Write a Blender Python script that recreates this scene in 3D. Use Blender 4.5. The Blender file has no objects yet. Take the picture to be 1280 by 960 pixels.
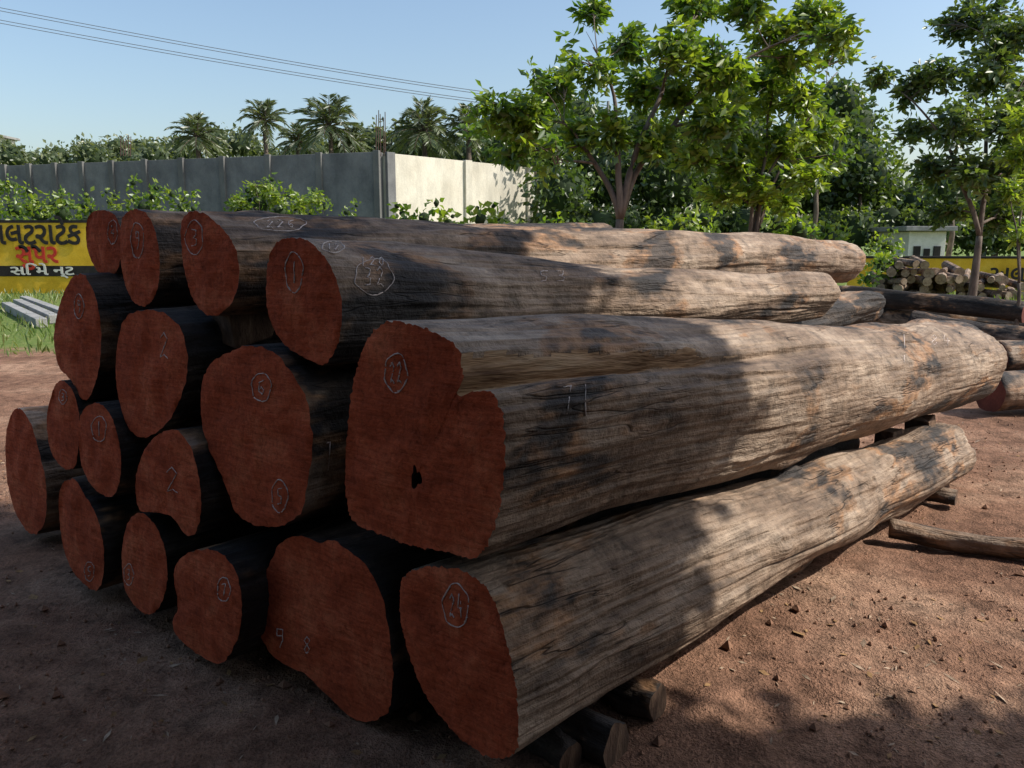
import bpy, bmesh, math, random
import numpy as np
from mathutils import Vector, Matrix, noise
from mathutils.bvhtree import BVHTree
random.seed(7); rng=np.random.default_rng(7)
S=bpy.context.scene
# ------------------------------------------------------------ camera
CH=1.6; PITCH=math.radians(9.9); F=1000.0
cp,sp=math.cos(PITCH),math.sin(PITCH)
cam=bpy.data.cameras.new("camera"); co=bpy.data.objects.new("camera",cam); S.collection.objects.link(co)
co.location=(0,0,CH); co.rotation_euler=(math.pi/2-PITCH,0,0)
cam.sensor_width=36; cam.lens=36*F/1280; cam.clip_end=3000; cam.clip_start=0.05
S.camera=co
C=Vector((0,0,CH))
def ray(px,py):
    x=(px-640)/F; v=-(py-480)/F
    return Vector((x, cp+v*sp, -sp+v*cp))
def pt(px,py,t): return C+ray(px,py)*t
def ground_t(py,z=0.0): return (CH-z)/(-ray(640,py).z)
def gpt(px,py,z=0.0): return C+ray(px,py)*ground_t(py,z)
# ------------------------------------------------------------ light
EL=math.radians(45); AZ=math.radians(96)
SUN=Vector((math.sin(AZ)*math.cos(EL),math.cos(AZ)*math.cos(EL),math.sin(EL)))
w=bpy.data.worlds.new("World"); S.world=w; w.use_nodes=True
nt=w.node_tree; bg=nt.nodes["Background"]
sky=nt.nodes.new("ShaderNodeTexSky"); sky.sky_type='NISHITA'; sky.sun_disc=False
sky.sun_elevation=EL; sky.sun_rotation=AZ; sky.air_density=1.25; sky.dust_density=2.2; sky.ozone_density=2.6
nt.links.new(sky.outputs[0],bg.inputs[0]); bg.inputs[1].default_value=0.18
sl=bpy.data.lights.new("sun",'SUN'); sl.energy=5.0; sl.angle=math.radians(0.5); sl.color=(1,0.95,0.87)
so=bpy.data.objects.new("sun",sl); S.collection.objects.link(so)
so.rotation_euler=(-SUN).to_track_quat('-Z','Y').to_euler()
S.view_settings.view_transform='Standard'; S.view_settings.look='None'; S.view_settings.exposure=0
# ------------------------------------------------------------ materials
class NT:
    def __init__(s,name):
        s.m=bpy.data.materials.new(name); s.m.use_nodes=True; s.t=s.m.node_tree
        s.b=s.t.nodes["Principled BSDF"]; s.out=s.t.nodes["Material Output"]
    def n(s,ty,**k):
        nd=s.t.nodes.new(ty)
        for a,v in k.items(): setattr(nd,a,v)
        return nd
    def l(s,a,b): s.t.links.new(a,b)
    def coord(s,kind="Object",scale=(1,1,1),rand=False):
        tc=s.n("ShaderNodeTexCoord"); mp=s.n("ShaderNodeMapping"); mp.inputs["Scale"].default_value=scale
        src=tc.outputs[kind]
        if rand:
            oi=s.n("ShaderNodeObjectInfo"); ml=s.n("ShaderNodeMath",operation='MULTIPLY'); ml.inputs[1].default_value=37.0
            s.l(oi.outputs["Random"],ml.inputs[0])
            ad=s.n("ShaderNodeVectorMath",operation='ADD'); s.l(src,ad.inputs[0]); s.l(ml.outputs[0],ad.inputs[1]); src=ad.outputs[0]
        s.l(src,mp.inputs["Vector"]); return mp.outputs[0]
    def noise(s,vec,scale,detail=3,rough=.6,dist=0):
        nd=s.n("ShaderNodeTexNoise"); nd.inputs["Scale"].default_value=scale; nd.inputs["Detail"].default_value=detail
        nd.inputs["Roughness"].default_value=rough; nd.inputs["Distortion"].default_value=dist
        if vec is not None: s.l(vec,nd.inputs["Vector"])
        return nd.outputs["Fac"]
    def ramp(s,fac,stops):
        r=s.n("ShaderNodeValToRGB"); e=r.color_ramp.elements
        while len(e)<len(stops): e.new(0.5)
        for i,(p,c) in enumerate(stops):
            e[i].position=p; e[i].color=(c[0],c[1],c[2],1) if hasattr(c,'__len__') else (c,c,c,1)
        s.l(fac,r.inputs[0]); return r.outputs[0]
    def mix(s,fac,a,b,mode='MIX'):
        m=s.n("ShaderNodeMix",data_type='RGBA',blend_type=mode)
        for i,v in ((0,fac),(6,a),(7,b)):
            if isinstance(v,(int,float)): m.inputs[i].default_value=v
            elif isinstance(v,tuple): m.inputs[i].default_value=(*v,1)
            else: s.l(v,m.inputs[i])
        return m.outputs[2]
    def math(s,op,a,b=None):
        m=s.n("ShaderNodeMath",operation=op)
        for i,v in ((0,a),(1,b)):
            if v is None: continue
            if isinstance(v,(int,float)): m.inputs[i].default_value=v
            else: s.l(v,m.inputs[i])
        return m.outputs[0]
    def hsum(s,*pairs):
        r=None
        for o,wt in pairs:
            x=s.math('MULTIPLY',o,wt); r=x if r is None else s.math('ADD',r,x)
        return r
    def bump(s,h,st,dist,prev=None):
        b=s.n("ShaderNodeBump"); b.inputs["Strength"].default_value=st; b.inputs["Distance"].default_value=dist
        s.l(h,b.inputs["Height"])
        if prev is not None: s.l(prev,b.inputs["Normal"])
        return b.outputs[0]
    def fin(s,col,rough=.85,nrm=None,spec=.3):
        if isinstance(col,tuple): s.b.inputs["Base Color"].default_value=(*col,1)
        else: s.l(col,s.b.inputs["Base Color"])
        s.b.inputs["Roughness"].default_value=rough
        s.b.inputs["Specular IOR Level"].default_value=spec
        if nrm is not None: s.l(nrm,s.b.inputs["Normal"])
        return s.m

def bark_mat(name,tan=.5,dark=1.0):
    m=NT(name)
    un=m.coord(rand=True)
    patchn=m.noise(m.coord(scale=(.9,1.7,1.7),rand=True),1.5,4,.62,.25)
    streak=m.noise(m.coord(scale=(1.2,4.2,4.2),rand=True),1.5,4,.68,.1)
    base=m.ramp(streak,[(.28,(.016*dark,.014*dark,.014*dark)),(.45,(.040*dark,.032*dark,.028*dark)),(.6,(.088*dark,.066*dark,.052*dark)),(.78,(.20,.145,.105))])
    p0=.50-.14*(tan-.5)
    patch=m.ramp(patchn,[(p0-.03,0.0),(p0+.04,1.0)])
    tanc=m.ramp(streak,[(.3,(.135,.086,.057)),(.48,(.29,.200,.135)),(.7,(.50,.38,.28))])
    c=m.mix(m.math('MULTIPLY',patch,.85),base,tanc)
    org=m.ramp(patchn,[(p0-.06,0.0),(p0-.02,1.0),(p0+.01,1.0),(p0+.05,0.0)])
    org=m.math('MULTIPLY',org,m.ramp(streak,[(.45,0.0),(.6,1.0)]))
    c=m.mix(m.math('MULTIPLY',org,.75),c,(.38,.20,.095))
    g=m.noise(m.coord(scale=(4,42,42),rand=True),1.0,3,.7)
    c=m.mix(.65,c,m.ramp(g,[(.3,.45),(.5,.88),(.7,1.2)]),'MULTIPLY')
    sp_=m.noise(un,11,4,.72)
    c=m.mix(.8,c,m.ramp(sp_,[(.32,.38),(.48,.95),(.72,1.35)]),'MULTIPLY')
    ck=m.noise(m.coord(scale=(.8,9,9),rand=True),1.0,3,.5)
    crk=m.ramp(m.math('ABSOLUTE',m.math('SUBTRACT',ck,.5)),[(0.0,0.0),(.008,1.0)])
    msk=m.ramp(patchn,[(.47,0.0),(.56,1.0)])
    crk2=m.mix(msk,crk,(1.0,1.0,1.0))
    c=m.mix(.7,c,crk2,'MULTIPLY')
    return m.fin(c,.72,m.bump(m.hsum((g,.4),(sp_,.6),(crk2,.2)),.9,.03),.3)
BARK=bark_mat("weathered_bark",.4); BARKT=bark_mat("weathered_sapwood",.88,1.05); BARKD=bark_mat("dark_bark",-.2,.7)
def face_mat():
    m=NT("red_oxide_paint"); un=m.coord(rand=True)
    a=m.noise(un,5,4,.7); b=m.noise(un,60,3,.75)
    c=m.ramp(a,[(.3,(.33,.062,.027)),(.5,(.50,.100,.043)),(.72,(.64,.175,.082))])
    c=m.mix(.75,c,m.ramp(b,[(.3,.5),(.55,1.0)]),'MULTIPLY')
    saw=m.noise(m.coord(scale=(1,3,30),rand=True),2.5,2,.6)
    c=m.mix(.45,c,m.ramp(saw,[(.35,.65),(.6,1.15)]),'MULTIPLY')
    ck=m.noise(m.coord(scale=(1,3.5,1.6),rand=True),2.2,3,.6)
    crk=m.ramp(m.math('ABSOLUTE',m.math('SUBTRACT',ck,.5)),[(0.0,.35),(.005,1.0)])
    c=m.mix(.45,c,crk,'MULTIPLY')
    return m.fin(c,.92,m.bump(m.hsum((b,.6),(saw,.5)),.9,.01),.15)
FACE=face_mat()
def simple(name,cols,scale=4,rough=.85,bumpd=.01,bs=40,spec=.3,stretch=(1,1,1)):
    m=NT(name); un=m.coord(scale=stretch)
    k=len(cols); c=m.ramp(m.noise(un,scale,4,.65),[(.3+.4*i/max(1,k-1),cols[i]) for i in range(k)])
    g=m.noise(un,bs,2,.7); c=m.mix(.4,c,m.ramp(g,[(.3,.6),(.6,1.05)]),'MULTIPLY')
    return m.fin(c,rough,m.bump(g,.5,bumpd),spec)
HOLE=simple("dark_hollow",[(.01,.006,.005),(.03,.015,.01)],20)  # near-black colour on the inside of the hollow
EXPO=simple("exposed_wood",[(.10,.045,.02),(.40,.25,.14),(.55,.40,.26)],4,bumpd=.03,bs=14,stretch=(.6,5,5))
CHALK=simple("chalk",[(.50,.38,.34),(.78,.70,.65)],60)
WOODC=simple("chock_wood",[(.05,.03,.02),(.13,.078,.05),(.25,.16,.10)],6,stretch=(4,4,1))
def ground_mat():
    m=NT("bare_earth"); tc=m.n("ShaderNodeTexCoord"); v=tc.outputs["Object"]
    a=m.noise(v,.9,5,.68,.3); b=m.noise(v,7,5,.75); c3=m.noise(v,80,2,.8)
    c=m.ramp(a,[(.3,(.17,.088,.056)),(.5,(.29,.160,.102)),(.7,(.45,.285,.19))])
    c=m.mix(.9,c,m.ramp(b,[(.32,.38),(.5,.9),(.7,1.3)]),'MULTIPLY')
    c=m.mix(.75,c,m.ramp(c3,[(.3,.4),(.5,.95),(.72,1.35)]),'MULTIPLY')
    sx=m.n("ShaderNodeSeparateXYZ"); m.l(v,sx.inputs[0])
    xx=m.math('MULTIPLY',m.math('MAXIMUM',m.math('ADD',sx.outputs[0],3.0),0.0),.7)
    far=m.math('SUBTRACT',m.math('SUBTRACT',sx.outputs[1],11.3),m.math('MINIMUM',xx,9.0)); far=m.math('MULTIPLY',far,.7)
    far=m.math('ADD',far,m.math('MULTIPLY',m.math('SUBTRACT',m.noise(v,.6,3,.7),.5),3.0))
    fr=m.ramp(far,[(.2,0.0),(.9,1.0)])
    gc=m.ramp(b,[(.35,(.09,.15,.03)),(.55,(.16,.21,.055)),(.75,(.30,.25,.11))])
    c=m.mix(fr,c,gc)
    return m.fin(c,.95,m.bump(m.hsum((b,.9),(c3,.35)),1.0,.045),.15)
def leaf_mat(name,stops,trans=.45):
    m=NT(name); at=m.n("ShaderNodeAttribute"); at.attribute_name="tint"
    c=m.ramp(at.outputs["Fac"],stops); m.t.nodes.remove(m.b)
    df=m.n("ShaderNodeBsdfDiffuse"); m.l(c,df.inputs[0])
    tr=m.n("ShaderNodeBsdfTranslucent"); tcx=m.mix(1.0,c,(1.6,1.65,.5),'MULTIPLY'); m.l(tcx,tr.inputs[0])
    ms=m.n("ShaderNodeMixShader"); ms.inputs[0].default_value=trans
    m.l(df.outputs[0],ms.inputs[1]); m.l(tr.outputs[0],ms.inputs[2])
    gl=m.n("ShaderNodeBsdfGlossy"); gl.inputs["Roughness"].default_value=.4
    m2=m.n("ShaderNodeMixShader"); m2.inputs[0].default_value=.06
    m.l(ms.outputs[0],m2.inputs[1]); m.l(gl.outputs[0],m2.inputs[2]); m.l(m2.outputs[0],m.out.inputs[0])
    return m.m
LEAF=leaf_mat("leaf_green",[(0.0,(.045,.10,.016)),(.5,(.13,.215,.03)),(1.0,(.26,.32,.05))],.5)
LEAFS=leaf_mat("leaf_canopy",[(0.0,(.03,.055,.015)),(1.0,(.07,.11,.03))],.15)
LEAFD=leaf_mat("leaf_dark",[(0.0,(.026,.052,.016)),(.6,(.075,.12,.034)),(1.0,(.15,.20,.05))],.4)
LEAFP=leaf_mat("leaf_haze_pale",[(0.0,(.07,.095,.05)),(.6,(.13,.16,.08)),(1.0,(.20,.22,.12))],.3)  # distance haze put into the leaf colour as paler greens
GRASS=leaf_mat("grass_blade",[(0.0,(.08,.14,.03)),(.6,(.15,.2,.05)),(1.0,(.32,.29,.13))],.4)
CORE=simple("opaque_foliage_core",[(.018,.032,.012),(.04,.065,.022)],2)
TRUNK=simple("tree_bark",[(.06,.045,.035),(.14,.105,.08),(.22,.17,.13)],8,stretch=(1,1,.3))
# ------------------------------------------------------------ mesh helpers
def empty(name,loc=(0,0,0)):
    e=bpy.data.objects.new(name,None); e.location=loc; e.empty_display_size=.2; S.collection.objects.link(e); return e
def parent(ch,p):
    ch.parent=p; ch.matrix_parent_inverse=Matrix.Translation(-Vector(p.location)) if p.type=='EMPTY' else p.matrix_world.inverted()
class MB:
    def __init__(s): s.v=[];s.f=[];s.m=[]
    def tube(s,pts,rad,n=7,mat=0,cap=True):
        b=len(s.v); k=len(pts)
        for i,p in enumerate(pts):
            d=(pts[min(i+1,k-1)]-pts[max(i-1,0)]).normalized()
            a=d.orthogonal().normalized() if abs(d.z)>.95 else d.cross(Vector((0,0,1))).normalized()
            c=d.cross(a)
            for j in range(n):
                t=2*math.pi*j/n; s.v.append(tuple(p+(a*math.cos(t)+c*math.sin(t))*rad[i]))
        for i in range(k-1):
            for j in range(n):
                s.f.append((b+i*n+j,b+i*n+(j+1)%n,b+(i+1)*n+(j+1)%n,b+(i+1)*n+j)); s.m.append(mat)
        if cap:
            s.f.append(tuple(b+j for j in range(n))[::-1]); s.m.append(mat)
            s.f.append(tuple(b+(k-1)*n+j for j in range(n))); s.m.append(mat)
    def box(s,c,x,y,z,mat=0,jit=0):
        b=len(s.v)
        for i in (-1,1):
            for j in (-1,1):
                for k in (-1,1):
                    s.v.append(tuple(Vector(c)+x*i+y*j+z*k+Vector([random.uniform(-jit,jit) for _ in range(3)])))
        for q in ((0,1,3,2),(4,6,7,5),(0,4,5,1),(2,3,7,6),(0,2,6,4),(1,5,7,3)):
            s.f.append(tuple(b+a for a in q)); s.m.append(mat)
    def blob(s,c,R,nu=12,nv=7,mat=0,k=.3):
        b=len(s.v)
        for i in range(nv+1):
            ph=math.pi*i/nv
            for j in range(nu):
                th=2*math.pi*j/nu; u=Vector((math.sin(ph)*math.cos(th),math.sin(ph)*math.sin(th),math.cos(ph)))
                s.v.append(tuple(c+u*R*(1+k*noise.noise(c*.3+u*1.8))))
        for i in range(nv):
            for j in range(nu):
                s.f.append((b+i*nu+j,b+(i+1)*nu+j,b+(i+1)*nu+(j+1)%nu,b+i*nu+(j+1)%nu)); s.m.append(mat)
    def obj(s,name,mats,smooth=False,bevel=0):
        me=bpy.data.meshes.new(name); me.from_pydata(s.v,[],s.f)
        for m in mats: me.materials.append(m)
        me.polygons.foreach_set("material_index",s.m)
        if smooth: me.polygons.foreach_set("use_smooth",[True]*len(s.f))
        me.update(); o=bpy.data.objects.new(name,me); S.collection.objects.link(o)
        if bevel:
            bv=o.modifiers.new("b",'BEVEL'); bv.width=bevel; bv.segments=2
        return o
def leaves(name,pos,dr,L,Wd,tint,mat,fold=.25):
    n=len(pos); dr=dr/np.linalg.norm(dr,axis=1)[:,None]
    r=rng.normal(size=(n,3)); sd=np.cross(dr,r); sd/=np.linalg.norm(sd,axis=1)[:,None]; up=np.cross(sd,dr)
    L=np.broadcast_to(L,(n,))[:,None]; Wd=np.broadcast_to(Wd,(n,))[:,None]
    v=np.empty((n,4,3)); v[:,0]=pos; v[:,3]=pos+dr*L
    mid=pos+dr*L*.5; v[:,1]=mid+sd*Wd*.5+up*Wd*fold; v[:,2]=mid-sd*Wd*.5+up*Wd*fold
    idx=np.arange(n)[:,None]*4
    f=np.stack([idx+np.array([[0,1,3]]),idx+np.array([[0,3,2]])],1).reshape(-1,3)
    me=bpy.data.meshes.new(name); me.vertices.add(n*4); me.vertices.foreach_set("co",v.ravel())
    me.loops.add(len(f)*3); me.loops.foreach_set("vertex_index",f.ravel().astype(np.int32))
    me.polygons.add(len(f)); me.polygons.foreach_set("loop_start",np.arange(len(f),dtype=np.int32)*3)
    try: me.polygons.foreach_set("loop_total",np.full(len(f),3,dtype=np.int32))
    except Exception: pass
    me.update(calc_edges=True)
    at=me.attributes.new("tint",'FLOAT','POINT'); at.data.foreach_set("value",np.repeat(np.clip(tint,0,1),4).astype(np.float32))
    me.materials.append(mat); o=bpy.data.objects.new(name,me); S.collection.objects.link(o); return o
def bez(a,b,c,n):
    return [a*(1-t)**2+b*2*t*(1-t)+c*t*t for t in [i/(n-1) for i in range(n)]]
def rsph(): 
    v=Vector(rng.normal(size=3)); v.normalize(); return v
# ------------------------------------------------------------ LOG PILE
W2=Vector((-.787,.617)).normalized(); N2=Vector((.617,.787)).normalized()
L2=Vector((.7071,.7071)); LP=Vector((.7071,-.7071))
g0=gpt(620,950,.13); P0=Vector((g0.x,g0.y))
def hit(px,py,off):
    d=ray(px,py); t=(off+P0.dot(N2))/(d.x*N2.x+d.y*N2.y); return C+d*t
def auto_off(px,py,z):
    p=gpt(px,py,z); return (Vector((p.x,p.y))-P0).dot(N2)
LOGS=[]
def make_log(poly,off,far=None,length=4.0,NN=130,M=80,mat=None,hole=None,amp=1.0,rfs=.82,seed=0,hold=.5,knots=(),strip=None):
    P=[hit(x,y,off) for x,y in poly]
    q=[((Vector((p.x,p.y))-P0).dot(W2),p.z) for p in P]
    def chaik(q):
        o=[]
        for i in range(len(q)):
            a=q[i];b=q[(i+1)%len(q)]; o+= [(a[0]*.78+b[0]*.22,a[1]*.78+b[1]*.22),(a[0]*.22+b[0]*.78,a[1]*.22+b[1]*.78)]
        return o
    q=chaik(chaik(q))
    seg=[math.dist(q[i],q[(i+1)%len(q)]) for i in range(len(q))]; T=sum(seg)
    rs=[];acc=0;i=0
    for k in range(NN):
        d=T*k/NN
        while acc+seg[i]<d: acc+=seg[i]; i+=1
        u=(d-acc)/seg[i]; a=q[i];b=q[(i+1)%len(q)]
        rs.append((a[0]+(b[0]-a[0])*u,a[1]+(b[1]-a[1])*u))
    cw=(min(r[0] for r in rs)+max(r[0] for r in rs))/2; cz=(min(r[1] for r in rs)+max(r[1] for r in rs))/2
    cw=(cw+sum(r[0] for r in rs)/NN)/2; cz=(cz+sum(r[1] for r in rs)/NN)/2
    of=[]
    for k,(a,b) in enumerate(rs):
        ox,oz=a-cw,b-cz; j=1+.028*noise.noise(Vector((k*.35,seed,0)))+.018*noise.noise(Vector((k*1.1,seed,5)))
        of.append((ox*j,oz*j))
    rn=sum(math.hypot(*o) for o in of)/NN
    sa=None
    if strip:
        h=hit(strip[0],strip[1],off); sa=math.atan2(h.z-cz,(Vector((h.x,h.y))-P0).dot(W2)-cw)
    nc2=P0+N2*off+W2*cw; nc=Vector((nc2.x,nc2.y,cz))
    if far:
        d=ray(far[0],far[1]); t=nc2.dot(LP)/(d.x*LP.x+d.y*LP.y); fc=C+d*t; rf=far[2]*t/F
    else:
        rf=rn*rfs; fc=Vector((nc.x+L2.x*length,nc.y+L2.y*length,nc.z))
    fc.z=max(fc.z,rf+.02)
    ln=(fc-nc).length
    W3=Vector((W2.x,W2.y,0)); Z3=Vector((0,0,1)); N3=Vector((N2.x,N2.y,0))
    rr_=random.Random(int(seed*100)); checks=[(rr_.uniform(0,6.283),rr_.uniform(0,ln*.7),rr_.uniform(.5,1.8),rr_.uniform(.006,.016),rr_.uniform(-.12,.12)) for _ in range(16)]
    vs=[];fs=[];ms=[]
    for i in range(M+1):
        s=i/M; s=s*(.55+.45*s) if s<1 else 1
        b=min(1,s/hold); b=b*b*(3-2*b)
        sc=1+(rf/rn-1)*s
        endr=1-.30*max(0,(s-.965)/.035)**2
        cen=nc.lerp(fc,s)
        x=s*ln
        wob=Vector((0,0,1))*(.03*amp*math.sin(s*3.1+seed)*math.sin(math.pi*s))+W3*(.035*amp*math.sin(s*5.3+seed*2)*math.sin(math.pi*s))
        fade=min(1,s*9)
        act=[(a0+sl_*(x-x0)+.05*noise.noise(Vector((x*4,a0,0))),dp*math.sin(math.pi*(x-x0)/l_)) for (a0,x0,l_,dp,sl_) in checks if x0<x<x0+l_] if NN>140 else []
        for k in range(NN):
            ox,oz=of[k]; r=math.hypot(ox,oz); cx,cy=ox/r,oz/r
            X=(ox*(1-b)+cx*rn*b)*sc; Z=(oz*(1-b)+cy*rn*b)*sc
            dsp=amp*fade*(.048*rn/.25*noise.noise(Vector((x*.9+seed*7,cx*1.0,cy*1.0)))+.018*noise.noise(Vector((x*1.8+seed,cx*2.2,cy*2.2)))+.006*noise.noise(Vector((x*1.6+seed*3,cx*9,cy*9))))
            dsp+=.0035*noise.noise(Vector((x*5+seed*3,cx*22,cy*22)))*fade
            th=math.atan2(cy,cx)
            for (aa,dp) in act:
                da=(th-aa+math.pi)%(2*math.pi)-math.pi; u_=abs(da)*rn/.012
                if u_<1: dsp-=dp*(1-u_)
            kn=noise.noise(Vector((x*2.1+seed*11,cx*1.9+9,cy*1.9)))
            if kn>.5: dsp+=(kn-.5)*.12*fade
            for (ks,ka,kh,kw) in knots:
                da=(th-ka+math.pi)%(2*math.pi)-math.pi
                q2=((x-ks)/kw)**2+(da*rn/kw)**2
                if q2<6: dsp+=kh*(math.exp(-q2)-.9*math.exp(-q2*6))
            mi=0
            if sa is not None:
                da=(th-sa+math.pi)%(2*math.pi)-math.pi; lim=strip[2]*(1-x/strip[3])+.10*noise.noise(Vector((x*5,3,1)))
                if abs(da)<lim and x<strip[3]:
                    mi=3; dsp-=.018*min(1,(lim-abs(da))/.06)+.012*noise.noise(Vector((x*3,cx*30,cy*30)))
            X=(X+cx*dsp)*endr; Z=(Z+cy*dsp)*endr
            vs.append(cen+wob+W3*X+Z3*Z)
            if i:
                o=(i-1)*NN
                fs.append((o+k,o+(k+1)%NN,o+NN+(k+1)%NN,o+NN+k)); ms.append(mi)
    R=16
    cc=hit(hole[0],hole[1],off) if hole else nc.copy()
    prev=list(range(NN))
    for r in range(1,R+1):
        f=1-r/(R+.0) if r<R else 0
        if hole: f=1-r/15.5
        cur=[]
        for k in range(NN):
            p=cc.lerp(vs[k],max(f,.02))
            if hole and r>=14:
                a=2*math.pi*k/NN; rr=(.023+.006*math.sin(3*a+1)+.003*math.sin(5*a))*(1 if r<16 else .75)
                dv=(vs[k]-cc).normalized(); p=cc+Vector((dv.x*rr*.9,dv.y*rr*.9,dv.z*rr*1.3))
                if r>=15: p=p+Vector((L2.x,L2.y,0))*(.05 if r==15 else .2)
            else:
                n_=noise.noise(Vector((p.x*9+seed,p.y*9,p.z*9))); n2_=noise.noise(Vector((p.x*30+seed,p.y*30,p.z*30)))
                p=p+N3*(n_*.012+n2_*.004 - .006*(1-f))
            cur.append(len(vs)); vs.append(p)
        for k in range(NN):
            fs.append((prev[(k+1)%NN],prev[k],cur[k],cur[(k+1)%NN])); ms.append(2 if (hole and r>=15) else 1)
        prev=cur
    fs.append(tuple(prev)); ms.append(2 if hole else 1)
    o=M*NN; ci=[]
    fcen=sum((vs[o+k] for k in range(NN)),Vector())/NN
    for k in range(NN): ci.append(len(vs)); vs.append(fcen.lerp(vs[o+k],.5)+Vector((L2.x,L2.y,0))*.02)
    for k in range(NN): fs.append((o+k,o+(k+1)%NN,ci[(k+1)%NN],ci[k])); ms.append(1)
    fs.append(tuple(ci)); ms.append(1)
    ax=(fc-nc).normalized(); yy=Z3.cross(ax).normalized(); zz=ax.cross(yy)
    MW=Matrix(((ax.x,yy.x,zz.x,nc.x),(ax.y,yy.y,zz.y,nc.y),(ax.z,yy.z,zz.z,nc.z),(0,0,0,1))); inv=MW.inverted()
    me=bpy.data.meshes.new("timber_log"); me.from_pydata([tuple(inv@v) for v in vs],[],fs)
    for mm in (mat or BARK,FACE,HOLE,EXPO): me.materials.append(mm)
    me.polygons.foreach_set("material_index",ms); me.polygons.foreach_set("use_smooth",[True]*len(fs))
    bm=bmesh.new(); bm.from_mesh(me); bmesh.ops.recalc_face_normals(bm,faces=bm.faces)
    for e in bm.edges:
        if len(e.link_faces)==2 and 1 in (e.link_faces[0].material_index,e.link_faces[1].material_index) and e.link_faces[0].material_index!=e.link_faces[1].material_index: e.smooth=False
    bm.to_mesh(me); bm.free()
    ob=bpy.data.objects.new("timber_log",me); ob.matrix_world=MW; S.collection.objects.link(ob)
    LOGS.append((ob,[v.copy() for v in vs],fs)); return ob
lg={}
lg['G']=make_log([(500,730),(510,714),(540,706),(575,712),(600,725),(618,750),(630,790),(640,830),(648,880),(648,935),(635,948),(610,948),(570,920),(530,870),(508,810),(499,765)],0,far=(1186,574,35),NN=300,M=200,mat=BARKT,seed=1.3,amp=1.1,knots=((1.5,2.9,.04,.06),(2.6,2.5,.035,.05)))
lg['F']=make_log([(455,430),(475,405),(495,400),(530,410),(565,425),(582,450),(583,470),(573,490),(590,490),(612,487),(625,505),(632,540),(630,600),(622,650),(605,690),(590,700),(560,690),(510,682),(470,665),(440,655),(431,620),(432,560),(440,480)],-.01,far=(1212,450,47),NN=320,M=220,mat=BARKT,seed=2.1,hole=(520,598),amp=.75,hold=.6,knots=((4.0,1.9,.035,.12),),strip=(584,468,.17,1.5))
lg['D']=make_log([(333,345),(336,320),(345,303),(362,296),(385,300),(405,318),(420,345),(428,380),(426,420),(417,445),(403,459),(385,450),(355,432),(338,405),(332,375)],.0,far=(1028,371,26),NN=180,M=160,mat=BARKT,seed=3.7,amp=.9)
lg['C']=make_log([(225,290),(228,270),(240,263),(258,267),(278,285),(293,305),(299,330),(298,360),(290,380),(275,393),(260,396),(243,380),(230,340)],.03,far=(1062,326,26),NN=150,M=160,mat=BARKT,seed=4.4,amp=.9)
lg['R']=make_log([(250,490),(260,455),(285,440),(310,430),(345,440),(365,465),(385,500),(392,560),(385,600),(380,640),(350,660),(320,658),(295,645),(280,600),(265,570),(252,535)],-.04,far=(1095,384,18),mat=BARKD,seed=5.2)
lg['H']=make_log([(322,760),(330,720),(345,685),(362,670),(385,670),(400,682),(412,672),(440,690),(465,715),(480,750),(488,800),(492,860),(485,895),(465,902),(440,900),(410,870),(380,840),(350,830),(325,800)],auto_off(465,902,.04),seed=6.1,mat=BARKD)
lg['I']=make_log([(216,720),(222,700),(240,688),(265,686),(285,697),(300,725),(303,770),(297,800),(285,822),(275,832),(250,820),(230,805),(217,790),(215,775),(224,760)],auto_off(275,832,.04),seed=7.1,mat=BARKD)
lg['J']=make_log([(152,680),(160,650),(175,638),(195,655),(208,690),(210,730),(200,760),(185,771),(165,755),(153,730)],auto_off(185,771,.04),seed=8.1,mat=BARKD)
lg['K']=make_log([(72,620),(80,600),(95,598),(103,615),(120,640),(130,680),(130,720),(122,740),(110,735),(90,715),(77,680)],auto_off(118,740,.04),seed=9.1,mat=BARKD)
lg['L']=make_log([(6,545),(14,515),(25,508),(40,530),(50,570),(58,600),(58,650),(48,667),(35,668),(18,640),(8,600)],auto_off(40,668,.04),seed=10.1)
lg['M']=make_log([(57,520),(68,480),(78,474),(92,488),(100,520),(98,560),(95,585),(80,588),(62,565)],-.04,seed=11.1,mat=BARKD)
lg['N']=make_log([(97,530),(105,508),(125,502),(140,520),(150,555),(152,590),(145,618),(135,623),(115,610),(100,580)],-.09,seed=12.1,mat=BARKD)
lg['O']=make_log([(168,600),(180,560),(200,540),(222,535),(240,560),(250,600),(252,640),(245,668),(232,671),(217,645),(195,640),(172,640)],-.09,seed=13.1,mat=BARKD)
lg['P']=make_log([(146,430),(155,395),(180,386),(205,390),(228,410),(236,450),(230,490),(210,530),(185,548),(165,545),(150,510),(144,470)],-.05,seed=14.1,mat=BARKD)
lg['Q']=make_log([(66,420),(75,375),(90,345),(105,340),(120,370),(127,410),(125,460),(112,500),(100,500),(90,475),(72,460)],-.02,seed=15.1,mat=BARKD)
lg['A']=make_log([(107,280),(113,265),(128,262),(142,266),(150,280),(152,305),(150,330),(143,345),(130,347),(118,335),(108,310)],.10,seed=16.1,length=3.6)
lg['B']=make_log([(150,290),(153,270),(165,261),(180,263),(192,280),(199,310),(200,345),(194,372),(182,384),(168,380),(157,360),(150,325)],.04,seed=17.1,length=3.8)
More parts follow.
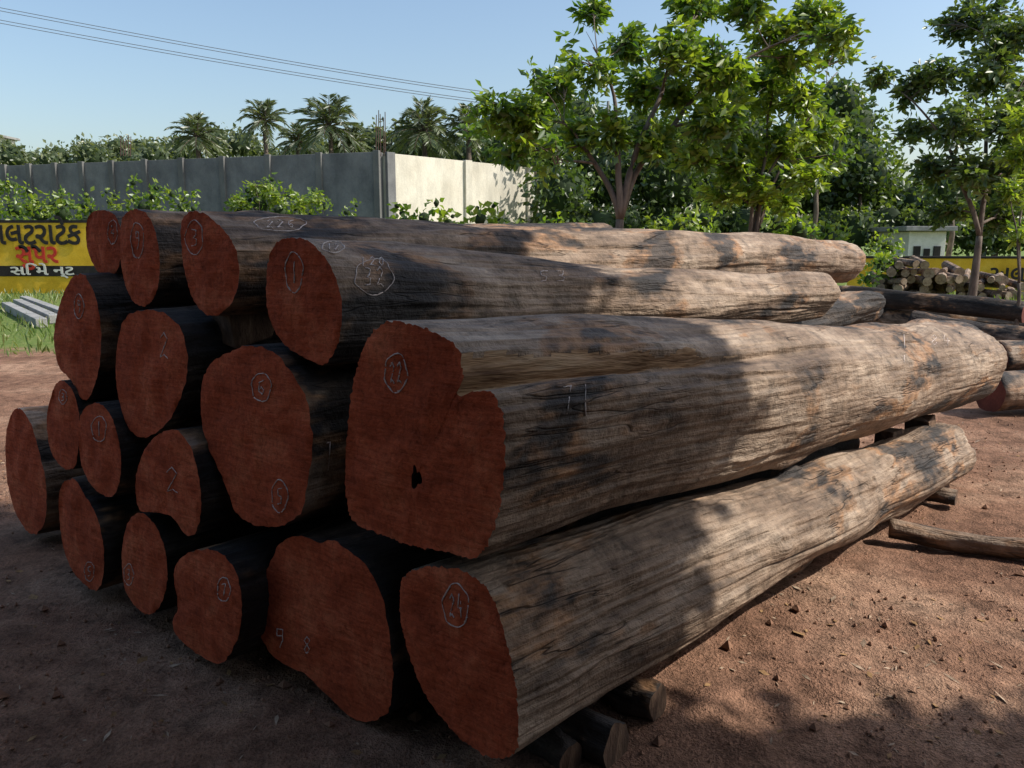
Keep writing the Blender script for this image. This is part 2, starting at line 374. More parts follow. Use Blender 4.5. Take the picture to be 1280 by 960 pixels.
# ------------------------------------------------------------ chalk marks
allv=[];allf=[];own=[]
for oi,(ob,vs,fs) in enumerate(LOGS):
    b=len(allv); allv+=vs
    for f in fs: allf.append(tuple(a+b for a in f)); own.append(oi)
BV=BVHTree.FromPolygons(allv,allf)
DG={'1':[[(0,-1),(0,1)]],'2':[[(-.6,-.6),(0,-1),(.6,-.5),(0,.2),(-.6,.9),(.1,.7),(.7,1)]],'3':[[(-.5,-.9),(.4,-.8),(.3,-.2),(-.2,0),(.5,.2),(.4,.8),(-.5,.9)]],
'6':[[(.5,-.9),(-.4,-.6),(-.5,.5),(.2,.9),(.5,.4),(0,0),(-.4,.3)]],'9':[[(.4,-.2),(-.4,-.2),(-.4,-.9),(.4,-.8),(.4,.3),(.0,1)]],'8':[[(0,0),(-.5,-.5),(0,-1),(.5,-.5),(0,0),(-.5,.5),(0,1),(.5,.5),(0,0)]],
'4':[[(-.3,-1),(-.5,.2),(.6,.2)],[(.3,-.4),(.3,1)]],'5':[[(.5,-.9),(-.4,-.8),(-.4,-.1),(.4,.1),(.3,.8),(-.5,.9)]],'7':[[(-.5,-.8),(.5,-.9),(.0,.9)]],'0':[[(0,-1),(.5,-.4),(.4,.6),(0,1),(-.5,.4),(-.4,-.6),(0,-1)]]}
def chalk(cx,cy,rx,ry,txt,circ=True,wd=.0019):
    st=[]
    if circ:
        a0=random.random()*6; st.append([(cx+rx*math.cos(a0+a*.13)*(1+.07*math.sin(a*.65)),cy+ry*math.sin(a0+a*.13)*(1+.05*math.sin(a*.45))) for a in range(52)])
    n=len(txt); w_=rx*(.62 if circ else .95)/n
    for i,ch in enumerate(txt):
        ox=cx+(i-(n-1)/2)*w_*2
        for s in DG[ch]:
            o=[]
            for a,b in zip(s[:-1],s[1:]):
                for u in (0,.2,.4,.6,.8): o.append((ox+(a[0]+(b[0]-a[0])*u)*w_*.85,cy+(a[1]+(b[1]-a[1])*u)*ry*(.55 if circ else .9)))
            o.append((ox+s[-1][0]*w_*.85,cy+s[-1][1]*ry*(.55 if circ else .9))); st.append(o)
    mb=MB(); who=None
    for s in st:
        run=[]
        def flush():
            if len(run)>1: mb.tube(list(run),[wd*random.uniform(.5,1.4) for _ in run],5)
            run.clear()
        for (x,y) in s:
            d=ray(x+random.uniform(-.3,.3),y+random.uniform(-.3,.3)).normalized(); h=BV.ray_cast(C,d)
            if h[0] is None: continue
            nrm=h[1] if h[1].dot(d)<0 else -h[1]; who=own[h[2]] if who is None else who
            if own[h[2]]!=who: continue
            run.append(h[0]+nrm*.001)
            if random.random()<.04: flush()
        flush()
    if who is None or not mb.v: return
    o=mb.obj("chalk_mark",[CHALK],True); par=LOGS[who][0]; o.parent=par; o.matrix_parent_inverse=par.matrix_world.inverted()
for a in [(368,340,11,25,'1'),(243,297,11,21,'3'),(172,300,8,22,'9'),(141,290,6,15,'4'),(205,432,9,18,'2',False),(327,484,12,18,'6'),(495,466,14,24,'22'),(350,620,10,20,'5'),
    (570,757,16,27,'24'),(350,797,11,14,'9',False),(384,806,8,12,'8',False),(215,600,13,18,'2',False),(124,536,9,16,'1'),(280,737,8,15,'7'),(161,718,6,13,'3'),
    (112,714,6,12,'5'),(79,496,5,9,'3'),(99,383,6,15,'9'),(467,346,24,22,'32'),(350,280,32,9,'226'),(416,309,14,7,'12'),(690,345,22,8,'53',False),(465,327,18,6,'120',False),
    (1175,425,16,7,'84',False),(720,500,24,22,'71',False),(1130,440,6,25,'1',False),(410,570,6,22,'7',False)]: chalk(*a)
# ------------------------------------------------------------ bearers, chocks, ground logs
def at_chock(px,py,t,s,rot):
    p=pt(px,py,t); mb=MB(); X=Vector((math.cos(rot),math.sin(rot),0)); Y=Vector((-math.sin(rot),math.cos(rot),0))
    mb.box(p,X*s,Y*s*.8,Vector((0,0,s*.7)),0,s*.25); mb.obj("wooden_chock",[WOODC],False,.006)
at_chock(1112,545,5.0,.07,.7); at_chock(1152,532,5.3,.09,.7); at_chock(306,404,3.1,.10,.75)
def long_log(a,b,ra,rb,mat,name="timber_log",cap=FACE,seed=0,n=36,m=50,bend=.02,nz=.2):
    mb=MB(); d=(b-a).normalized(); s_=Vector((0,0,1)).cross(d).normalized(); u=d.cross(s_)
    for i in range(m+1):
        s=i/m; c=a.lerp(b,s)+u*bend*math.sin(s*4+seed)+s_*bend*math.sin(s*3+seed*2); R=ra+(rb-ra)*s
        for k in range(n):
            t=2*math.pi*k/n; r=R*(1+nz*noise.noise(Vector((s*3+seed,math.cos(t),math.sin(t))))+.4*nz*noise.noise(Vector((s*6+seed,3*math.cos(t),3*math.sin(t)))))
            mb.v.append(tuple(c+s_*math.cos(t)*r+u*math.sin(t)*r))
        if i:
            for k in range(n): mb.f.append(((i-1)*n+k,(i-1)*n+(k+1)%n,i*n+(k+1)%n,i*n+k)); mb.m.append(0)
    mb.f.append(tuple(range(n))[::-1]); mb.m.append(1); mb.f.append(tuple(m*n+k for k in range(n))); mb.m.append(1)
    inv=Matrix(((d.x,s_.x,u.x,a.x),(d.y,s_.y,u.y,a.y),(d.z,s_.z,u.z,a.z),(0,0,0,1))); iv=inv.inverted()
    mb.v=[tuple(iv@Vector(v)) for v in mb.v]
    o=mb.obj(name,[mat,cap]); o.matrix_world=inv
    for p in o.data.polygons:
        if p.material_index==0: p.use_smooth=True
    return o
W3_=Vector((W2.x,W2.y,0))
a=gpt(772,925,.075); long_log(a,a+W3_*2.2,.075,.06,BARKD,"wooden_bearer",WOODC,4,22,24,.01,.5)
a=gpt(712,948,.05); long_log(a,a+W3_*.5+Vector((.1,0,0)),.05,.06,BARKD,"wooden_chock",WOODC,5,18,14,.01,.6)
a=gpt(822,880,.05); long_log(a,a+W3_*.35,.06,.05,BARKD,"wooden_chock",WOODC,6,18,14,.01,.6)
a=gpt(1196,622,.045); long_log(a,a+W3_*2.6,.045,.05,BARK,"wooden_bearer",WOODC,7,18,24,.01,.4)
long_log(gpt(1112,660,.06),gpt(1330,695,.06),.055,.05,BARKT,"wooden_pole",WOODC,3,20,30)
RDK=simple("old_red_paint",[(.10,.03,.02),(.19,.055,.035)],6)
long_log(pt(1238,492,7.6),pt(1238,492,7.6)+Vector((3.6,.9,0)),.19,.2,BARK,cap=RDK,seed=1)
long_log(pt(1243,447,8.6),pt(1243,447,8.6)+Vector((3.6,1.0,.02)),.16,.18,BARKD,cap=RDK,seed=2)
long_log(pt(1140,402,11.5),pt(1300,430,10.4),.16,.17,BARKD,cap=RDK,seed=3)
long_log(pt(1150,432,11.6),pt(1320,456,10.6),.17,.18,BARKD,cap=RDK,seed=4)
long_log(pt(1045,367,15),pt(1282,391,12.6),.17,.16,BARKD,cap=RDK,seed=5)
long_log(pt(1042,392,15),pt(1330,418,12.6),.17,.2,BARKD,cap=RDK,seed=6)
END=simple("sawn_end",[(.20,.13,.09),(.34,.24,.17),(.45,.34,.26)],10)
fw=MB(); c0=gpt(1085,374,0)
rows=[17,16,14,8,3]
for r,nn in enumerate(rows):
    for i in range(nn):
        rr=random.uniform(.08,.16); x=c0.x+.15+r*.16+i*.27+random.uniform(-.09,.09); z=.13+r*.22+random.uniform(-.05,.05)
        a=Vector((x,c0.y+random.uniform(-.5,.5),z)); b=a+Vector((random.uniform(-.3,1.3),1.6,random.uniform(-.1,.2)))
        fw.tube([a,a.lerp(b,.5),b],[rr,rr*.95,rr*.9],9)
        fw.m[-2]=1; fw.m[-1]=1
fw.obj("firewood_stack",[BARKT,END])
CONC=simple("weathered_concrete",[(.19,.19,.18),(.28,.275,.26),(.36,.35,.33)],3,bumpd=.01)
for i,(a,b) in enumerate([((8,382),(52,404)),((22,378),(68,399)),((30,374),(84,394))]):
    A=gpt(*a,.09); B=gpt(*b,.09); d=(B-A)/2; s_=Vector((0,0,1)).cross(d).normalized()
    mb=MB(); mb.box((A+B)/2,d,s_*.10,Vector((0,0,.09))); mb.obj("concrete_post",[CONC],False,.012)
# ------------------------------------------------------------ ground
def gh(x,y):
    d=math.hypot(x-1,y-4); k=1/(1+(d/14)**2)
    return (.035*noise.noise(Vector((x*.7,y*.7,0)))+.024*noise.noise(Vector((x*2.3,y*2.3,3)))+.017*noise.noise(Vector((x*6,y*6,7)))+.010*noise.noise(Vector((x*14,y*14,9))))*k-.012
gx=[math.sinh(u*7.2)*.9+1 for u in np.linspace(-1,1,460)]; gy=[math.sinh(u*7.2)*.9+3.0 for u in np.linspace(-1,1,460)]
gv=[(x,y,gh(x,y)) for y in gy for x in gx]; n=460
ii=np.arange(n-1); A,B=np.meshgrid(ii,ii); k=(B*n+A).ravel()
gf=np.stack([k,k+1,k+n+1,k+n],1).tolist()
me=bpy.data.meshes.new("ground"); me.from_pydata(gv,[],gf); me.materials.append(ground_mat()); me.polygons.foreach_set("use_smooth",[True]*len(gf))
go=bpy.data.objects.new("ground",me); S.collection.objects.link(go)
cl=MB()
LM=[simple("clod",[(.20,.10,.06),(.33,.18,.11)],9),simple("wood_chip",[(.25,.17,.11),(.50,.37,.26)],20),simple("dry_leaf",[(.22,.12,.05),(.40,.24,.11)],20)]
for i in range(22000):
    x=random.uniform(-5,8); y=1.2+10*random.random()**1.7
    z=gh(x,y); ty=random.random(); c=Vector((x,y,z))
    if noise.noise(Vector((x*.8,y*.8,4)))<-.1 and random.random()<.75: continue
    if ty<.55:
        s=random.uniform(.003,.012)*(2.5 if random.random()<.08 else 1); b=len(cl.v)
        for q in ((1,0,0),(-1,0,0),(0,1,0),(0,-1,0),(0,0,.8),(0,0,-.8)): cl.v.append(tuple(c+Vector((0,0,s*.4))+Vector(q)*s*random.uniform(.7,1.3)))
        for q in ((0,2,4),(2,1,4),(1,3,4),(3,0,4),(2,0,5),(1,2,5),(3,1,5),(0,3,5)): cl.f.append(tuple(b+a for a in q)); cl.m.append(0)
    else:
        a=random.uniform(0,6.28); l=random.uniform(.006,.022)*(2.4 if random.random()<.06 else 1); w_=l*(random.uniform(.12,.35) if ty<.88 else .5)
        X=Vector((math.cos(a),math.sin(a),random.uniform(-.2,.3)))*l; Y=Vector((-math.sin(a),math.cos(a),random.uniform(-.3,.3)))*w_
        b=len(cl.v); h=Vector((0,0,.004))
        for q in (c-X+h,c-Y*1+h*1.6,c+X+h,c+Y+h*.7): cl.v.append(tuple(q))
        cl.f+= [(b,b+1,b+2),(b,b+2,b+3)]; mi=1 if ty<.88 else 2; cl.m+=[mi,mi]
cl.obj("ground_litter",LM)
n=26000; px=rng.uniform(-32,30,n); py=rng.uniform(11.5,30,n)
keep=np.array([noise.noise(Vector((a*.35,b*.35,1)))+.12*(b-12-min(9,max(0,a+3)*.7))>-.05 for a,b in zip(px,py)]); px=px[keep];py=py[keep]; n=len(px)
pos=np.stack([px,py,np.full(n,-.02)],1); dr=rng.normal(size=(n,3))*.4; dr[:,2]=1
leaves("grass",pos,dr,rng.uniform(.08,.28,n),.035,rng.random(n),GRASS)
# ------------------------------------------------------------ walls
YEL=simple("yellow_wall_paint",[(.62,.36,.02),(.74,.45,.03),(.78,.51,.06)],1.5,bumpd=.004)
BLK=simple("black_paint",[(.015,.013,.012),(.035,.03,.028)],5)
RED=simple("red_paint",[(.45,.03,.02),(.6,.06,.03)],5)
WHT=simple("white_lettering",[(.6,.58,.5),(.75,.72,.65)],5)
def wall_box(mb,a,b,z0,z1,th,mat=0):
    d=(b-a); d.z=0; s_=Vector((-d.y,d.x,0)).normalized()
    c=(a+b)/2; c.z=(z0+z1)/2; mb.box(c,d/2,s_*th/2,Vector((0,0,(z1-z0)/2)),mat)
yt=gpt(0,366,0).y; ta=ground_t(366)
e=empty("advertisement_wall",(-12,yt,0))
a=Vector((-24,yt,0)); b=Vector((-5.8,yt,0)); top=pt(0,276,ta).z
mb=MB(); wall_box(mb,a,b,-.1,top,.25); parent(mb.obj("wall",[YEL],False,.01),e)
f=.13
def zof(y): return pt(0,y,ta).z
mb=MB(); wall_box(mb,a+Vector((0,-f,0)),b+Vector((0,-f,0)),zof(279),top+.01,.03); wall_box(mb,a+Vector((0,-f,0)),b+Vector((0,-f,0)),zof(345),zof(332),.03)
parent(mb.obj("painted_stripes",[BLK]),e)
def text(body,x,z,size,mat,y,sx=1,shear=0):
    cu=bpy.data.curves.new("lettering",'FONT'); cu.body=body; cu.size=size; cu.extrude=.006; cu.offset=.02*size; cu.align_x='LEFT'
    o=bpy.data.objects.new("lettering",cu); o.location=(x,y,z); o.rotation_euler=(math.pi/2,0,0); o.scale=(sx,1,1); cu.materials.append(mat); cu.shear=shear
    S.collection.objects.link(o); parent(o,e); return o
yy=yt-f-.03
text("અલ્ટ્રાટેક",pt(-12,300,ta).x,zof(305),1.0,BLK,yy,.9)
text("સુપર",pt(28,325,ta).x,zof(328),.85,RED,yy,.95)
text("સિ મે ન્ટ",pt(20,340,ta).x,zof(343),.42,WHT,yy-.02,1.6)
e2=empty("yellow_boundary_wall",(14,28,0)); t2=29
mb=MB(); a=Vector((pt(1050,300,t2).x,28.5,0)); b=Vector((32,26.5,0)); wall_box(mb,a,b,-.1,1.12,.22); wall_box(mb,a,b,1.123,1.2,.28,1)
parent(mb.obj("wall",[YEL,BLK],False,.01),e2)
o=text("અલ્ટ્રાટેક",16.4,.35,.75,BLK,27.7); o.parent=None; parent(o,e2); o.rotation_euler=(math.pi/2,0,math.atan2(-2,b.x-a.x))
def wall_conc(name,c0,c1,st=.6,vs=.25):
    m=NT(name); un=m.coord(); a=m.noise(un,.8,4,.65); s=m.noise(m.coord(scale=(1.2,1.2,vs)),1.2,4,.7); g=m.noise(un,14,2,.7)
    c=m.ramp(a,[(.3,c0),(.7,c1)]); c=m.mix(st,c,m.ramp(s,[(.35,.5),(.6,1.05)]),'MULTIPLY'); c=m.mix(st*.5,c,m.ramp(g,[(.3,.6),(.6,1.1)]),'MULTIPLY')
    return m.fin(c,.9,m.bump(g,.4,.02),.2)
GW=wall_conc("grey_cement_shaded",(.15,.15,.155),(.25,.245,.24),.45,.6); CW=wall_conc("cream_plaster_lit",(.64,.58,.47),(.74,.69,.58),.4,.4); PW=wall_conc("pilaster_cement",(.12,.118,.115),(.20,.195,.185),.3)  # base colours hold light: grey for the shaded face, cream raised for sunlit
D0=32.0; cr=pt(476,190,D0); HT=cr.z; cr.z=0
lf=pt(-170,190,D0*1.26); lf.z=0; rt=pt(662,210,D0*1.2); rt.z=0
e3=empty("compound_wall",tuple(cr))
mb=MB(); wall_box(mb,cr,lf,0,HT,.3,0); wall_box(mb,cr+(rt-cr).normalized()*.17,rt,0,HT-.03,.3,1)
dl=(lf-cr); nl=Vector((dl.y,-dl.x,0)).normalized(); nl=nl if nl.y<0 else -nl
ps=0; Ld=dl.length; step=2.6
while ps<Ld:
    p=cr+dl.normalized()*(ps+.1); p=p+nl*.19
    mb.box(p+Vector((0,0,HT/2+.02)),dl.normalized()*.13,nl*.08,Vector((0,0,HT/2+.03)),2)
    ps+=step; step=max(1.5,step*.93)
dr_=(rt-cr); nr=Vector((dr_.y,-dr_.x,0)).normalized(); nr=nr if nr.y<0 else -nr
for s in (.035,.52,.98):
    mb.box(cr+dr_*s+nr*.19+Vector((0,0,HT/2)),dr_.normalized()*.2,nr*.08,Vector((0,0,HT/2)),0 if s<.1 else 1)
parent(mb.obj("wall",[GW,CW,PW],False,.01),e3)
RB=simple("rebar",[(.06,.035,.03),(.12,.07,.05)],9)
mb=MB()
for cx,cyt in ((476,135),(157,162)):
    tt=D0 if cx>300 else D0*1.17
    for dx in (-6,-3,0,4,6):
        a=pt(cx+dx,195,tt); h=pt(cx+dx+random.uniform(-1,1),cyt+random.uniform(0,14),tt); mb.tube([a,h],[.02,.018],5)
parent(mb.obj("rebar",[RB]),e3)
def house(name,c,w_,d_,h_,mats):
    e=empty(name,c); c=Vector(c); mb=MB(); mb.box(c+Vector((0,0,h_/2)),Vector((w_/2,0,0)),Vector((0,d_/2,0)),Vector((0,0,h_/2)),0); parent(mb.obj("walls",[mats[0]],False,.02),e)
    mb=MB(); mb.box(c+Vector((0,0,h_+.12)),Vector((w_/2+.3,0,0)),Vector((0,d_/2+.3,0)),Vector((0,0,.1)),0); parent(mb.obj("roof",[mats[1]],False,.02),e)
    mb=MB()
    for i in (-1,1): mb.box(c+Vector((i*w_*.27,-d_/2-.02,h_*.55)),Vector((w_*.09,0,0)),Vector((0,.04,0)),Vector((0,0,h_*.16)),0)
    parent(mb.obj("windows",[BLK]),e)
    mb=MB(); mb.box(c+Vector((0,-d_/2-.02,h_*.33)),Vector((w_*.08,0,0)),Vector((0,.04,0)),Vector((0,0,h_*.33)),0); parent(mb.obj("door",[BLK]),e)
p=pt(-50,200,70); house("white_house",(p.x,p.y,0),7,5,pt(0,172,70).z,(WHT,CONC))
p=pt(1138,300,36); house("shed",(p.x,p.y,0),1.6,3,pt(0,290,36).z,(WHT,CONC))
# ------------------------------------------------------------ trees
def tree(name,base,lobes,clusters,leafL,per,fork,tr,mat=LEAF,wd=.38,tint=(.35,.25),twr=.006,droop=.35,lead=None,nl_=3,gap=-.3):
    e=empty(name,tuple(base)); mb=MB(); P=[];Dv=[];T=[]
    fk=base+Vector((random.uniform(-.1,.1),0,fork))
    mb.tube(bez(base+Vector((0,0,-.1)),base.lerp(fk,.5)+rsph()*.08,fk,8),[tr*(1.25-.45*i/7) for i in range(8)],10)
    if lead is None:
        lead=[]
        for (c,r) in sorted(lobes,key=lambda q:-q[0].z):
            if all(math.hypot(c.x-l.x,c.y-l.y)>r*1.3 for l in lead): lead.append(c)
            if len(lead)>=nl_: break
    LP_=[]
    for l in lead:
        v=l-fk; mid=fk+Vector((v.x*.25,v.y*.25,v.z*.6))+rsph()*.1*v.length
        pa=bez(fk,mid,l,18); pa=[p+Vector((noise.noise(p*1.3),noise.noise(p*1.3+Vector((9,0,0))),0))*.12*min(1,i/6) for i,p in enumerate(pa)]
        mb.tube(pa,[tr*(.72-.58*i/17) for i in range(18)],8)
        LP_+=[(pa[i],tr*(.72-.58*i/17)) for i in range(0,17)]
    for (c,r) in lobes:
        st=min((q for q in LP_ if q[0].z<=c.z+.1) if any(q[0].z<=c.z+.1 for q in LP_) else LP_,key=lambda q:(q[0]-c).length+.5*max(0,.5-(c.z-q[0].z)))
        v=c-st[0]; mid=st[0].lerp(c,.5)+Vector((0,0,.12*v.length))+rsph()*.12*v.length
        path=bez(st[0],mid,c+rsph()*r*.2,12); R0=min(st[1]*.7,.012+v.length*.022)
        mb.tube(path,[R0*(1-.75*i/11) for i in range(12)],6)
        nc_=max(3,int(clusters*r*r))
        for k in range(nc_):
            v=rsph()*(random.random()**.45)*r; v.z*=.85; q=c+v
            if noise.noise(q*1.3)<gap: continue
            src=path[random.randint(5,11)]
            m2=src.lerp(q,.5)+Vector((0,0,.12*r))+rsph()*.08
            if random.random()<.45: mb.tube(bez(src,m2,q,5),[twr*2.2,twr*1.7,twr*1.3,twr,twr*.7],4,cap=False)
            tn=random.gauss(tint[0],tint[1])
            out=(q-c).normalized()*.4
            for j in range(per):
                d=rsph()+out; d.z=d.z*.6-droop+.1; P.append(q+rsph()*leafL*.55+(q-src).normalized()*(-random.random()*leafL*1.2)); Dv.append(d); T.append(tn+random.gauss(0,.13))
    parent(mb.obj("trunk_and_branches",[TRUNK],True),e)
    P=np.array(P);Dv=np.array(Dv);n=len(P)
    ll=leafL*rng.uniform(.65,1.2,n); parent(leaves("foliage",P,Dv,ll,ll*wd,np.array(T),mat),e)
    return n
def lob(L_,t,spread=.9):
    return [(pt(x,y,t+random.uniform(-spread,spread)),r*t/1000) for x,y,r in L_]
tot=0
b=pt(770,290,13); b.z=0
tot+=tree("broadleaf_tree",b,lob([(740,10,26),(733,45,26),(738,85,34),(700,115,38),(655,150,40),(612,135,26),(590,165,18),(635,195,24),(690,200,36),(785,55,30),(800,110,38),(850,60,40),(845,120,42),(905,80,40),(960,40,34),(1020,25,36),(1055,45,26),(900,150,38),(655,95,22),(870,5,36),(930,5,34),(765,165,32),(820,180,30),(990,80,30),(725,165,30)],13),225,.20,13,2.0,.085,wd=.42,tint=(.55,.3),lead=[pt(745,60,13),pt(870,20,13.3),pt(690,150,12.8),pt(1000,40,13)],gap=-.24)
b=pt(938,295,14.5); b.z=0
tot+=tree("broadleaf_tree",b,lob([(905,130,42),(955,110,46),(1000,120,38),(1030,160,34),(985,180,44),(920,195,46),(870,190,36),(1010,215,33),(950,240,33),(900,240,25),(1045,70,28),(960,60,30),(985,250,26),(1050,200,22)],14.5),165,.2,13,1.2,.06,tint=(.7,.25),wd=.42,lead=[pt(905,130,14.5),pt(960,70,14.5),pt(1020,140,14.5),pt(1045,90,14.7)],gap=-.25)
b=pt(1217,345,20); b.z=0
tot+=tree("broadleaf_tree",b,lob([(1190,30,30),(1225,20,40),(1270,40,40),(1180,90,30),(1235,90,42),(1140,110,26),(1095,92,20),(1200,150,38),(1265,150,45),(1150,165,28),(1160,210,30),(1215,215,38),(1270,220,42),(1185,260,28),(1250,270,35),(1310,120,60),(1300,200,50)],20,1.3),105,.25,12,1.8,.09,LEAFD,tint=(.75,.35),wd=.42,lead=[pt(1225,30,20),pt(1120,110,20),pt(1290,90,20)],gap=-.4)
b=pt(1275,330,12.5); b.z=0
tot+=tree("sapling",b,lob([(1270,190,26),(1262,240,24),(1285,150,30),(1275,290,22),(1290,220,25)],12.5,.4),240,.16,11,1.0,.03,LEAF,tint=(.8,.25))
ct=math.cos(EL)/math.sin(EL)
def sh(x,y,r,z): return (Vector((x+z*ct*math.sin(AZ),y+z*ct*math.cos(AZ),z)),r)
edge=[(2.7,2.25,.6,5),(1.7,2.05,.6,4.8),(.8,1.95,.6,5),(.15,2.1,.6,5.2),(-.4,2.5,.6,5.5),(-1.0,2.9,.6,5.7),(-1.7,3.25,.65,6),(-2.4,3.75,.7,6.2),(-3.2,4.1,.7,6.4),(-.55,3.05,.3,5.6),
 (2.1,1.3,.9,5),(.8,1.1,.9,5.2),(-.4,1.4,.9,5.5),(-1.5,2.0,.9,5.9),(-2.6,2.6,.9,6.2),(3.3,1.3,.8,5),(-.9,.5,1.0,5.6),(-3.6,3.1,.9,6.3),(.3,.2,1.0,5.3)]
tot+=tree("unseen_shade_tree",Vector((6.5,-1.8,0)),[sh(*a) for a in edge],190,.24,13,3,.16,LEAFS,wd=.5,gap=-.42)
tot+=tree("unseen_shade_tree",Vector((7.5,-5,0)),[sh(-3,.2,1.3,6),sh(-1,-.4,1.3,6),sh(1,-.5,1.3,5.6),sh(2.6,-.2,1.3,5.4),sh(-4.5,1.2,1.3,6.5),sh(0,-2,1.5,6),sh(3,-2,1.4,5)],70,.28,13,3,.17,LEAFS,wd=.5)
tot+=tree("unseen_shade_tree",Vector((-1.5,-4,0)),[(Vector((x,y,z)),1.5) for x,y,z in [(-1,-3,4.6),(1,-2,5.2),(-3,-2.5,4.5),(2.5,-3.5,4.8),(-.5,-1.2,5.8),(-4,-4,5),(0,-5,5.5),(-5.5,-2,5.2),(-3,-.8,6),(1.6,-.6,6.2),(-2,-4,3),(1,-4.5,3)]],40,.38,12,2.6,.17,LEAFS,wd=.6)  # added behind the camera, unseen, to screen off skylight
tot+=tree("unseen_shade_tree",Vector((-8,-2,0)),[(Vector((x,y,z)),1.5) for x,y,z in [(-8,-2,4.6),(-7,-.5,5.4),(-9.5,0,5),(-7.5,-4,4.4),(-9,-3,3.2),(-6.5,1,6.2)]],40,.38,12,2.6,.17,LEAFS,wd=.6)  # another unseen crown added to cut the sky's ambient light
# ------------------------------------------------------------ foliage masses
def mass(name,blobs,leaf,dens,mat,tint=(.4,.25),trunks=True,wd=.6,core=.66):
    P=[];Dv=[];T=[]; mb=MB(); first=None
    for bb in blobs:
        if len(bb)==2: c,R=bb
        else: c=pt(bb[0],bb[1],bb[3]); R=bb[2]*bb[3]/1000
        first=first or c.copy()
        n=int(dens*(R/leaf)**2)
        if core: mb.blob(c,R*core,mat=1)  # added solid dark core, blocks light through the leaves
        for k in range(n):
            u=rsph(); lum=1+.35*noise.noise(c*.3+u*1.8)+.22*noise.noise(c+u*5)
            rr=R*lum*(random.uniform(.6,1.05)); p=c+u*rr; p.z=c.z+(p.z-c.z)*.9
            P.append(p); d=rsph()+u*.5; d.z-=.3; Dv.append(d); T.append(random.gauss(tint[0],tint[1]*.5)+.9*tint[1]*noise.noise(p*.9)+.15*u.z)
        if trunks and random.random()<.5: mb.tube([Vector((c.x,c.y,-.1)),Vector((c.x+.2,c.y,c.z*.5)),c],[.14,.11,.06],6)
    P=np.array(P);n=len(P); ll=leaf*rng.uniform(.6,1.3,n)
    e=empty(name,tuple(first))
    parent(leaves("foliage",P,np.array(Dv),ll,ll*wd,np.array(T),mat),e)
    if mb.v: parent(mb.obj("stems_and_cores",[TRUNK,CORE],True),e)
    return n
R_=random.uniform
bl=[(Vector((7.5+R_(-.3,.3),y,1.0)),1.3) for y in np.arange(-8,2.6,1.3)]+[(Vector((8.3+R_(-.3,.3),y,2.5)),1.3) for y in np.arange(-8,2.0,1.5)]
bl+=[(Vector((x,-7+R_(-.4,.4),1.2)),1.7) for x in np.arange(-12,8,2)]+[(Vector((x,-7.5+R_(-.4,.4),3.2)),1.7) for x in np.arange(-12,8,2)]
tot+=mass("unseen_skylight_block",[(c,r) for c,r in bl],.4,14,LEAFS,(.4,.3),False,core=.75)  # added foliage out of view, blocks skylight to deepen the shade
bl=[]
for x in range(-60,480,20): bl.append((x+R_(-8,8),192+R_(-8,12)-6*(x>250),R_(14,28),R_(60,75)))
for x in range(470,680,22): bl.append((x,188+R_(-12,14),R_(24,36),R_(55,62)))
tot+=mass("distant_trees",bl,.42,22,LEAFP,(.55,.45))
bl=[]
for x,y,r in [(700,240,45),(760,215,60),(830,220,60),(690,180,45),(640,180,36),(720,150,36),(900,230,60),(800,170,42),(860,180,40),(970,220,60),(1030,230,60),(1060,160,46),(1075,210,50),(1050,125,32),(1100,240,40),(1020,180,50),(1140,258,35),(1170,262,35),(1230,275,40),(1290,270,40),(1190,235,30),(1250,235,38),(930,180,46),(1340,260,50)]:
    bl.append((x,y,r,R_(34,44)))
tot+=mass("background_trees",bl,.34,28,LEAFD,(.6,.45))
bl=[]
for x in range(640,1420,36): bl.append((x,285+R_(-8,8),R_(26,36),R_(37,40)))
tot+=mass("background_shrubs",bl,.28,18,LEAFD,(.7,.4),False)
bl=[]
for x,y,r in [(-20,262,30),(20,250,28),(50,258,26),(80,255,25),(105,265,18),(150,255,20),(180,248,22),(205,258,16),(240,264,14),(300,255,20),(325,245,26),(350,255,24),(378,262,22),(400,268,14),(440,278,16)]:
    t_=R_(28.5,30); bl.append((x,y+12,r*.85,t_))
    for _ in range(4): bl.append((x+R_(-22,22),y+R_(-22,2),R_(5,11),t_))
tot+=mass("shrubs",bl,.2,14,LEAF,(.6,.5),False,core=.4)
bl=[]
for q in [(505,275,20,15),(530,268,18,15),(560,278,20,15),(600,270,20,15),(620,282,16,15),(650,290,16,15),(700,290,20,17),(850,282,26,17),(880,270,22,18),(820,290,20,17),(1000,285,26,19),(1040,295,24,20),(970,275,24,19),(1100,330,20,24),(1110,305,20,25),(1085,345,14,22),(740,295,18,17)]:
    bl.append((q[0],q[1]+4,q[2]*.9,q[3]))
    for _ in range(2): bl.append((q[0]+R_(-18,18),q[1]-R_(4,18),R_(5,9),q[3]))
tot+=mass("shrubs",bl,.17,16,LEAF,(.65,.45),False,core=.4)
tot+=tree("weed_shrub",Vector((pt(325,260,28.3).x,28.3,0)),[(pt(320,232,28.3),.5),(pt(345,245,28.3),.5),(pt(375,255,28.3),.5),(pt(300,250,28.3),.5),(pt(395,250,28.3),.3)],90,.22,8,1.2,.03,tint=(.8,.2))
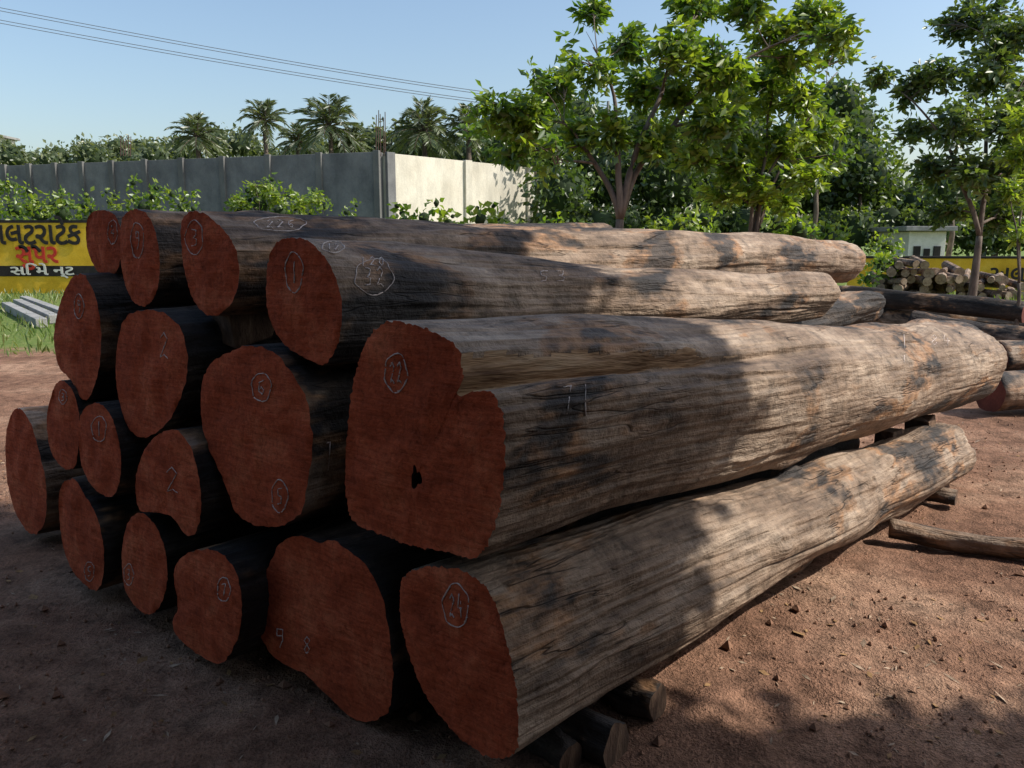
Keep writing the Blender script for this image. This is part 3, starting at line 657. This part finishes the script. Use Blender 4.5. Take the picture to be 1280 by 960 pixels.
def palm(x,y,r,t,nf=34):
    c=pt(x,y,t); R=r*t/1000; e=empty("palm_tree",(c.x,c.y,0)); mb=MB()
    mb.tube([Vector((c.x+.2,c.y,-.1)),Vector((c.x+.1,c.y,c.z*.5)),c],[.22,.17,.15],8)
    P=[];D=[];Ls=[];T=[]
    for i in range(nf):
        az=i*2.4+R_(-.2,.2); el=math.radians(80-120*(i/nf)+R_(-8,8)); h=Vector((math.cos(az)*math.cos(el),math.sin(az)*math.cos(el),math.sin(el)))
        tip=c+h*R*R_(.9,1.2)+Vector((0,0,-R*.3)); mid=c+h*R*.65+Vector((0,0,R*.12)); pa=bez(c,mid,tip,16); mb.tube(pa,[.035*(1-.8*k/15) for k in range(16)],4,cap=False)
        tn=random.gauss(.45,.25)
        for k in range(2,16):
            d=(pa[k]-pa[k-1]).normalized(); sd=d.cross(Vector((0,0,1))).normalized()
            for sg in (-1,1):
                for q in range(2):
                    P.append(pa[k].lerp(pa[k-1],q*.5)); D.append(d*.9+sd*sg*.8+Vector((0,0,-.25+R_(-.2,.2)))); Ls.append(R*.36*(1-.5*abs(k/15-.45))*R_(.7,1.2)); T.append(tn+R_(-.1,.1))
    parent(mb.obj("trunk",[TRUNK],True),e); Ls=np.array(Ls); parent(leaves("fronds",np.array(P),np.array(D),Ls,Ls*.13,np.array(T),LEAFP,.1),e)
for a in [(330,152,32,58),(412,158,44,52),(246,172,34,55),(372,178,26,55),(530,165,44,50),(440,182,28,54),(585,160,34,50)]: palm(*a)
e=empty("power_line",tuple(pt(-60,10,24))); mb=MB()
WIRE=simple("wire",[(.05,.05,.05),(.08,.08,.08)],5)
for (ya,yb) in ((8,118),(12,121),(24,128),(28,131)):
    A=pt(-80,ya-14,24); B=pt(760,yb+14,62)
    mb.tube([A.lerp(B,k/24)+Vector((0,0,-.4*4*(k/24)*(1-k/24))) for k in range(25)],[.009+.014*k/24 for k in range(25)],5)
parent(mb.obj("wires",[WIRE],True),e)
mb=MB(); B=pt(760,140,62); mb.tube([Vector((B.x,B.y,0)),B+Vector((0,0,.8))],[.16,.11],8); mb.box(B,Vector((1,0,0)),Vector((0,.05,0)),Vector((0,0,.05)))
A=pt(-80,0,24); mb.tube([Vector((A.x,A.y,0)),A+Vector((0,0,.4))],[.16,.11],8)
parent(mb.obj("poles",[CONC]),e)
print("LEAVES",tot)
